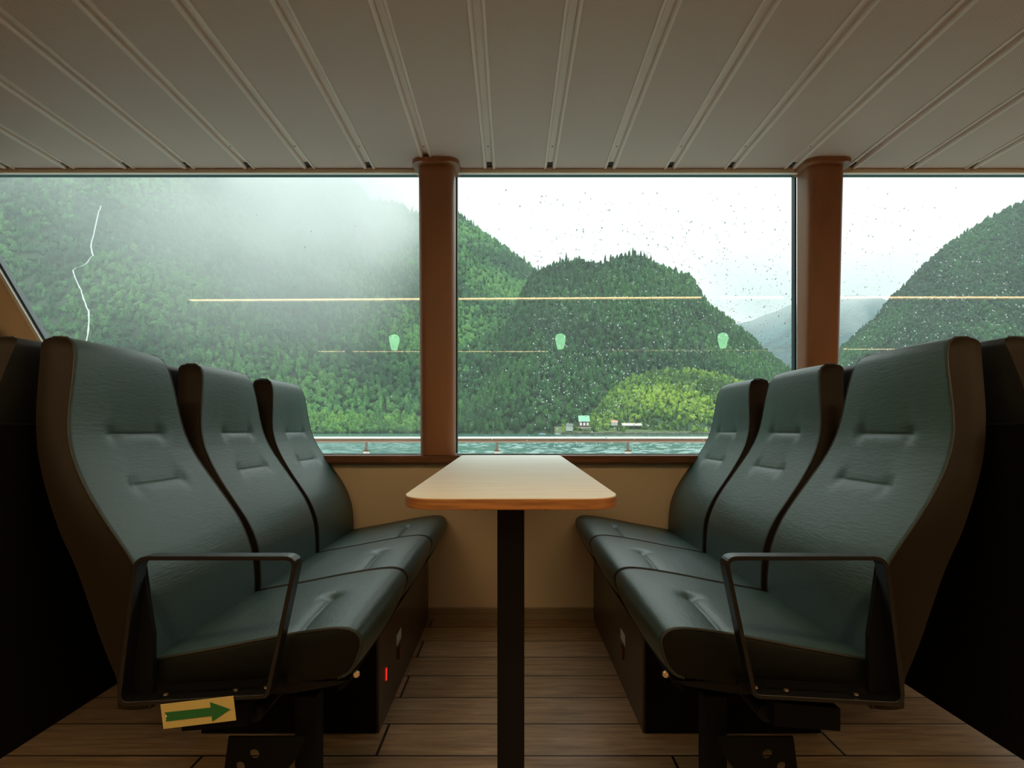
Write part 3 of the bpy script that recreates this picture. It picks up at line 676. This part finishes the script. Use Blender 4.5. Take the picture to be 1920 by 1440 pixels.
A = Hill([(-900, -300), (-300, -260), (0, -160), (300, 60), (500, 215), (650, 328), (700, 377), (740, 384), (780, 404), (853, 402), (900, 438), (960, 480), (1000, 510), (1060, 570), (1120, 650), (1200, 745), (1260, 812)], 735, 1450, .97, .05, 3)
B = Hill([(800, 812), (880, 745), (940, 640), (975, 560), (1000, 515), (1040, 500), (1060, 494), (1100, 497), (1130, 499), (1160, 486), (1190, 483), (1225, 496), (1260, 512), (1295, 528), (1312, 552), (1332, 580), (1370, 608), (1400, 632), (1440, 668), (1480, 702), (1520, 745), (1560, 790), (1590, 812)], 690, 980, .8, .035, 5)
Cc = Hill([(1090, 812), (1115, 765), (1150, 728), (1200, 708), (1250, 700), (1300, 700), (1350, 708), (1400, 726), (1480, 765), (1580, 812)], 640, 740, .62, .02, 8)
Rr = Hill([(1330, 808), (1400, 762), (1480, 716), (1560, 672), (1600, 634), (1640, 600), (1660, 573), (1690, 543), (1720, 513), (1760, 475), (1810, 441), (1860, 409), (1920, 381), (2050, 310), (2300, 180)], 900, 1550, .95, .03, 11)
Dd = Hill([(1200, 720), (1330, 690), (1400, 640), (1440, 612), (1470, 592), (1500, 574), (1540, 560), (1600, 552), (1650, 556), (1700, 580), (1800, 640), (1900, 700)], 2400, 3800, 1.0, .03, 13)
Ee = Hill([(1150, 720), (1250, 660), (1340, 622), (1380, 607), (1410, 600), (1432, 590), (1455, 583), (1480, 570), (1530, 560), (1600, 600), (1700, 700)], 5000, 6500, 1.0, .04, 17)
A.mesh('mountain_slope', M_ground, lab='tall forested mountain slope filling the left window')
B.mesh('mountain_slope', M_ground, lab='dark wooded hill in the middle window')
Cc.mesh('mountain_slope', M_ground, lab='low bright green knoll above the far shore')
Rr.mesh('mountain_slope', M_ground, lab='steep green mountain in the right window')
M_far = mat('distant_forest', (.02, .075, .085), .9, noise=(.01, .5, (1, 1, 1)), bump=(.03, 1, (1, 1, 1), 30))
Dd.mesh('mountain_slope', M_far, lab='hazy blue green mountain far down the fjord')
Ee.mesh('mountain_slope', M_far, lab='farthest pale blue mountain under the clouds')

DK, MI, LI = (.008, .042, .014), (.022, .098, .026), (.060, .19, .042)
def plant(h, name, lab, u0, u1, v0, v1, step, seed, r0, t0, cols, scale=60., bias=0., skip=None):
    q = scatter(h, px2u(u0), px2u(u1), v0, v1, step, seed); P = h.P(q[:, 0], q[:, 1])
    if skip is not None: k = skip(P, q); P = P[k]; q = q[k]
    rng = np.random.default_rng(seed + 1); n = len(P); rad = r0 * rng.uniform(.4, 1.25, n); tall = t0 * rng.uniform(.5, 1.5, n)
    conif = rng.uniform(0, 1, n) < .2; rad[conif] *= .55; tall[conif] *= 1.35
    forest(name, P, rad, tall, colours(P, seed, *cols, scale, bias), lab); return n
DA = tuple(tuple(min(1, c * k_) for c, k_ in zip(q_, (1.85, 1.5, 1.9))) for q_ in (DK, MI, LI)); DR = tuple(tuple(c * k_ for c, k_ in zip(q_, (.32, .55, .5))) for q_ in (DK, MI, LI))
nA = plant(A, 'forest', 'dense green forest covering the mountain in the left window', -120, 1130, .0, 1.04, 8.2, 21, 5.6, 11, DA, 60., .1)
nB = plant(B, 'forest', 'dark forest on the hill in the middle window', 810, 1560, .0, 1.05, 5.4, 22, 3.6, 9.5, ((.009, .042, .014), (.020, .092, .026), (.052, .165, .040)))
nC = plant(Cc, 'forest', 'bright yellow green trees on the low knoll by the shore', 1105, 1560, .0, 1.1, 4.0, 23, 2.9, 6, ((.035, .10, .014), (.11, .23, .03), (.27, .42, .05)), 25.)
nR = plant(Rr, 'forest', 'green forest on the steep mountain in the right window', 1340, 1975, .0, 1.04, 7.8, 24, 5.0, 9, DR)
# lighter bushes along the far shore
q = scatter(A, px2u(560), px2u(1100), .0, .03, 3.2, 31); P = A.P(q[:, 0], q[:, 1]); P[:, 1] -= 14; rng = np.random.default_rng(5)
forest('shore_bushes', P, 3.4 * rng.uniform(.5, 1.3, len(P)), 8 * rng.uniform(.4, 1.5, len(P)), colours(P, 41, (.05, .15, .04), (.09, .24, .05), (.17, .36, .07), 20.), 'light green bushes along the waterline under the left mountain', 'bushes')

st = []; rng = np.random.default_rng(9)
for a, b, n, d0, d1 in ((1040, 1062, 8, 628, 640), (1074, 1086, 6, 624, 634), (1078, 1112, 16, 634, 646), (1104, 1148, 26, 620, 640), (1158, 1170, 8, 620, 634), (1150, 1215, 26, 640, 652), (1202, 1330, 60, 622, 645), (1060, 1130, 18, 646, 656)):
    for i in range(n): d = rng.uniform(d0, d1); st.append((px2u(rng.uniform(a, b)) * d, d, WZ + rng.uniform(.4, 1.5)))
st = np.array(st); forest('shore_trees', st, 1.7 * rng.uniform(.6, 1.4, len(st)), 6.0 * rng.uniform(.6, 1.7, len(st)), colours(st, 52, (.03, .09, .015), (.08, .19, .03), (.22, .34, .05), 9.), 'mixed light green trees crowding round the small houses on the shore', 'trees')
# waterfall down the left mountain
wp = [(190, 385), (184, 400), (178, 430), (170, 462), (174, 478), (160, 495), (137, 506), (140, 520), (152, 545), (158, 566), (166, 585), (166, 610), (163, 632), (160, 660)]
def on_hill(h, x, y):
    u = px2u(x); vs = np.linspace(0, 1, 400); P = h.P(np.full(400, u), vs); e = HZ - (P[:, 2] - EYE) / P[:, 1] * F; i = int(np.argmin(abs(e - y))); return P[i]
m = MB(); dense = []
for i in range(len(wp) - 1):
    for t in np.linspace(0, 1, 5)[:-1]: dense.append((wp[i][0] + (wp[i + 1][0] - wp[i][0]) * t + random.uniform(-.7, .7), wp[i][1] + (wp[i + 1][1] - wp[i][1]) * t))
row = []
for i, (x, y) in enumerate(dense):
    p = on_hill(A, x, y); wdt = random.uniform(.25, 1.0) * (.5 if i < 12 else 1); 
    k_ = 1 - 14 / p[1]; q_ = np.array([p[0] * k_, p[1] * k_, EYE + (p[2] - EYE) * k_]); row.append([(q_[0] - wdt, q_[1] + 1, q_[2]), (q_[0], q_[1] - 1, q_[2]), (q_[0] + wdt, q_[1] + 1, q_[2])])
m.grid(row); tag(m.build('waterfall', mat('white_water', (.9, .93, .93), .6)), 'thin white waterfall winding down the left mountain', 'waterfall')

# houses and boats on the far shore
def at(x, y, d): return np.array([px2u(x) * d, d, EYE - (y - HZ) / F * d])
def house(px0, px1, ybase, yeave, yridge, d, depth, wallm, roofm, lab, name='house', windows=3, deck=False):
    a = at(px0, ybase, d); b = at(px1, ybase, d); W_ = (b[0] - a[0]); H_ = (ybase - yeave) / F * d; R_ = (yeave - yridge) / F * d; c = (a + b) / 2; e = empty(name, tuple(c))
    MB().box(-W_ / 2, W_ / 2, 0, depth, 0, H_).build('walls', wallm, e)
    MB().prism([(-.5, H_ - .2), (depth / 2, H_ + R_), (depth + .5, H_ - .2), (depth / 2, H_ + R_ - .35 + .0)], -W_ / 2 - .5, W_ / 2 + .5, 'x').build('roof', roofm, e)
    MB().prism([(0, H_ - .01), (depth / 2, H_ + R_ * .9), (depth, H_ - .01)], -W_ / 2, W_ / 2, 'x').build('gable', wallm, e)
    for k in range(windows):
        x = -W_ / 2 + W_ * (k + .5) / windows; MB().box(x - W_ * .10, x + W_ * .10, -.08, .02, H_ * .35, H_ * .8).build('window', mat('house_window', (.75, .78, .75), .3), e)
    if deck: MB().box(-W_ / 2 - 1, W_ / 2 + 1.5, -1.6, 0, -.1, .25).build('balcony', M_white, e)
    tag(e, lab, 'house', None); return e
M_red = mat('red_brown_boards', (.13, .035, .02), .7); M_gr = mat('green_roof', (.22, .50, .32), .5); M_pale = mat('pale_boards', (.45, .47, .42), .7)
M_rr = mat('red_roof', (.50, .22, .16), .6); M_grey = mat('grey_boards', (.12, .13, .11), .8)
M_rock = mat('shore_rock', (.09, .085, .065), .9, noise=(.5, .4, (1, 1, 1)))
house(1086, 1105, 802, 790, 779, 622, 8, M_red, M_gr, 'small red brown house with a green roof on the far shore', deck=True)
house(1062, 1074, 808, 798, 794, 620, 6, M_pale, M_grey, 'pale boathouse with dark roof at the waterline left of the green roofed house', 'boathouse', 0)
house(1147, 1158, 798, 792, 788, 628, 6, M_pale, M_rr, 'small cottage with a red roof right of the green roofed house', 'cottage', 2)
house(1168, 1203, 799, 797, 793.5, 632, 7, M_pale, mat('pale_roof', (.72, .60, .45), .6), 'long low building with a pale roof among trees on the far shore', 'long_building', 4)
# low rocky quay and stones under the houses
qy = MB(); rr = random.Random(3)
for i in range(46):
    x = 1050 + i * 6.2; p = at(x, 809.5, 618 + rr.uniform(-2, 2)); r = rr.uniform(1.0, 2.1)
    qy.add([(p[0] + v_[0] * r * 1.6 * rr.uniform(.8, 1.2), p[1] + v_[1] * r, WZ + .5 + v_[2] * r * .8 * rr.uniform(.7, 1.1)) for v_ in IV], [tuple(t) for t in IF])
tag(qy.build('shore_rocks', M_rock), 'rocky shoreline stones below the houses', 'rocks', kind='stuff')
gp = MB().grid([[at(x, y, d).tolist() for x in (1040, 1120, 1200, 1300, 1420, 1560)] for y, d in ((811, 619), (808, 622), (803, 640), (798, 700))])
tag(gp.build('shore_ground', mat('shore_grass', (.07, .10, .03), .9)), None, None, kind='structure')
def boat(x, y, d, L_, col_, lab):
    p = at(x, y, d); e = empty('boat', (p[0], p[1], WZ))
    MB().grid([[(L_ * t, .9 * math.sin(math.pi * min(1, (t + .5) * .8 + .2)) * s_ * hw, hz) for s_, hw, hz in ((-1, .9, .8), (-1, .6, -.1), (1, .6, -.1), (1, .9, .8))] for t in np.linspace(-.5, .5, 9)]).build('hull', M_white, e, smooth=True)
    MB().box(-L_ * .42, L_ * .35, -.7, .7, .62, .78).build('deck', M_white, e); MB().prism([(-L_ * .25, .78), (L_ * .18, .78), (L_ * .05, 1.5), (-L_ * .2, 1.5)], -.6, .6, 'y').build('cover', mat('boat_cover', col_, .5), e)
    tag(e, lab, 'boat')
boat(1017, 809, 612, 6.4, (.05, .2, .6), 'small moored boat with a blue cover near the boathouse')
boat(1045, 809, 614, 5.0, (.7, .7, .7), 'small white moored boat beside the boathouse')

# ------------------------------------------------------------------ haze
def haze_box(name, lo, hi, density, col_, lab, ramp=None):
    m = bpy.data.materials.new(name); m.use_nodes = True; t = m.node_tree; t.nodes.clear(); o = N(t, 'ShaderNodeOutputMaterial'); s_ = N(t, 'ShaderNodeVolumeScatter'); s_.inputs['Color'].default_value = (*col_, 1)
    s_.inputs['Density'].default_value = density; L(t, s_.outputs[0], o.inputs['Volume'])
    if ramp: ramp(t, s_)
    ob = MB().box(lo[0], hi[0], lo[1], hi[1], lo[2], hi[2]).build(name, m); tag(ob, lab, 'haze', kind='stuff'); return ob
haze_box('haze', (-3000, 60, WZ + .3), (4500, 6800, 520), .00007, (.86, .96, .97), 'thin rain haze hanging over the fjord')

def mist_ramp(t, s_):
    lf = N(t, 'ShaderNodeMapRange', interpolation_type='SMOOTHSTEP'); lf.inputs['From Min'].default_value = -650; lf.inputs['From Max'].default_value = -330; lf.inputs['To Min'].default_value = .12
    g = N(t, 'ShaderNodeTexCoord'); sp_ = N(t, 'ShaderNodeSeparateXYZ'); L(t, g.outputs['Object'], sp_.inputs[0])
    a = N(t, 'ShaderNodeMapRange', interpolation_type='SMOOTHSTEP'); a.inputs['From Min'].default_value = -20; a.inputs['From Max'].default_value = 430; L(t, sp_.outputs['Z'], a.inputs['Value'])
    b = N(t, 'ShaderNodeMapRange', interpolation_type='SMOOTHSTEP'); b.inputs['From Min'].default_value = -110; b.inputs['From Max'].default_value = -300; L(t, sp_.outputs['X'], b.inputs['Value'])
    n = N(t, 'ShaderNodeTexNoise', Scale=.004, Detail=2.0); L(t, g.outputs['Object'], n.inputs['Vector'])
    n2 = N(t, 'ShaderNodeMapRange'); n2.inputs['From Min'].default_value = .35; n2.inputs['From Max'].default_value = .65; n2.inputs['To Max'].default_value = .010; n2.inputs['To Min'].default_value = .0022; L(t, n.outputs['Fac'], n2.inputs['Value'])
    m1 = N(t, 'ShaderNodeMath', operation='MULTIPLY'); m2 = N(t, 'ShaderNodeMath', operation='MULTIPLY'); L(t, a.outputs[0], m1.inputs[0]); L(t, b.outputs[0], m1.inputs[1]); L(t, m1.outputs[0], m2.inputs[0]); L(t, n2.outputs[0], m2.inputs[1]); L(t, sp_.outputs['X'], lf.inputs['Value']); m3 = N(t, 'ShaderNodeMath', operation='MULTIPLY'); L(t, m2.outputs[0], m3.inputs[0]); L(t, lf.outputs[0], m3.inputs[1]); L(t, m3.outputs[0], s_.inputs['Density'])
haze_box('mist', (-1300, 700, -3), (-90, 1350, 560), .001, (1, 1, 1), 'bright mist drifting over the upper left mountain', mist_ramp)

def cloud_ramp(t, s_):
    g = N(t, 'ShaderNodeTexCoord'); sp_ = N(t, 'ShaderNodeSeparateXYZ'); L(t, g.outputs['Object'], sp_.inputs[0])
    a = N(t, 'ShaderNodeMapRange', interpolation_type='SMOOTHSTEP'); a.inputs['From Min'].default_value = 440; a.inputs['From Max'].default_value = 620; L(t, sp_.outputs['Z'], a.inputs['Value'])
    n = N(t, 'ShaderNodeTexNoise', Scale=.0022, Detail=3.0); L(t, g.outputs['Object'], n.inputs['Vector'])
    n2 = N(t, 'ShaderNodeMapRange'); n2.inputs['From Min'].default_value = .42; n2.inputs['From Max'].default_value = .6; n2.inputs['To Max'].default_value = .004; L(t, n.outputs['Fac'], n2.inputs['Value'])
    m1 = N(t, 'ShaderNodeMath', operation='MULTIPLY'); L(t, a.outputs[0], m1.inputs[0]); L(t, n2.outputs[0], m1.inputs[1]); L(t, m1.outputs[0], s_.inputs['Density'])
haze_box('low_cloud', (700, 2100, 380), (2600, 3300, 1000), .001, (1, 1, 1), 'low white cloud wisps hiding the tops of the distant mountains', cloud_ramp)
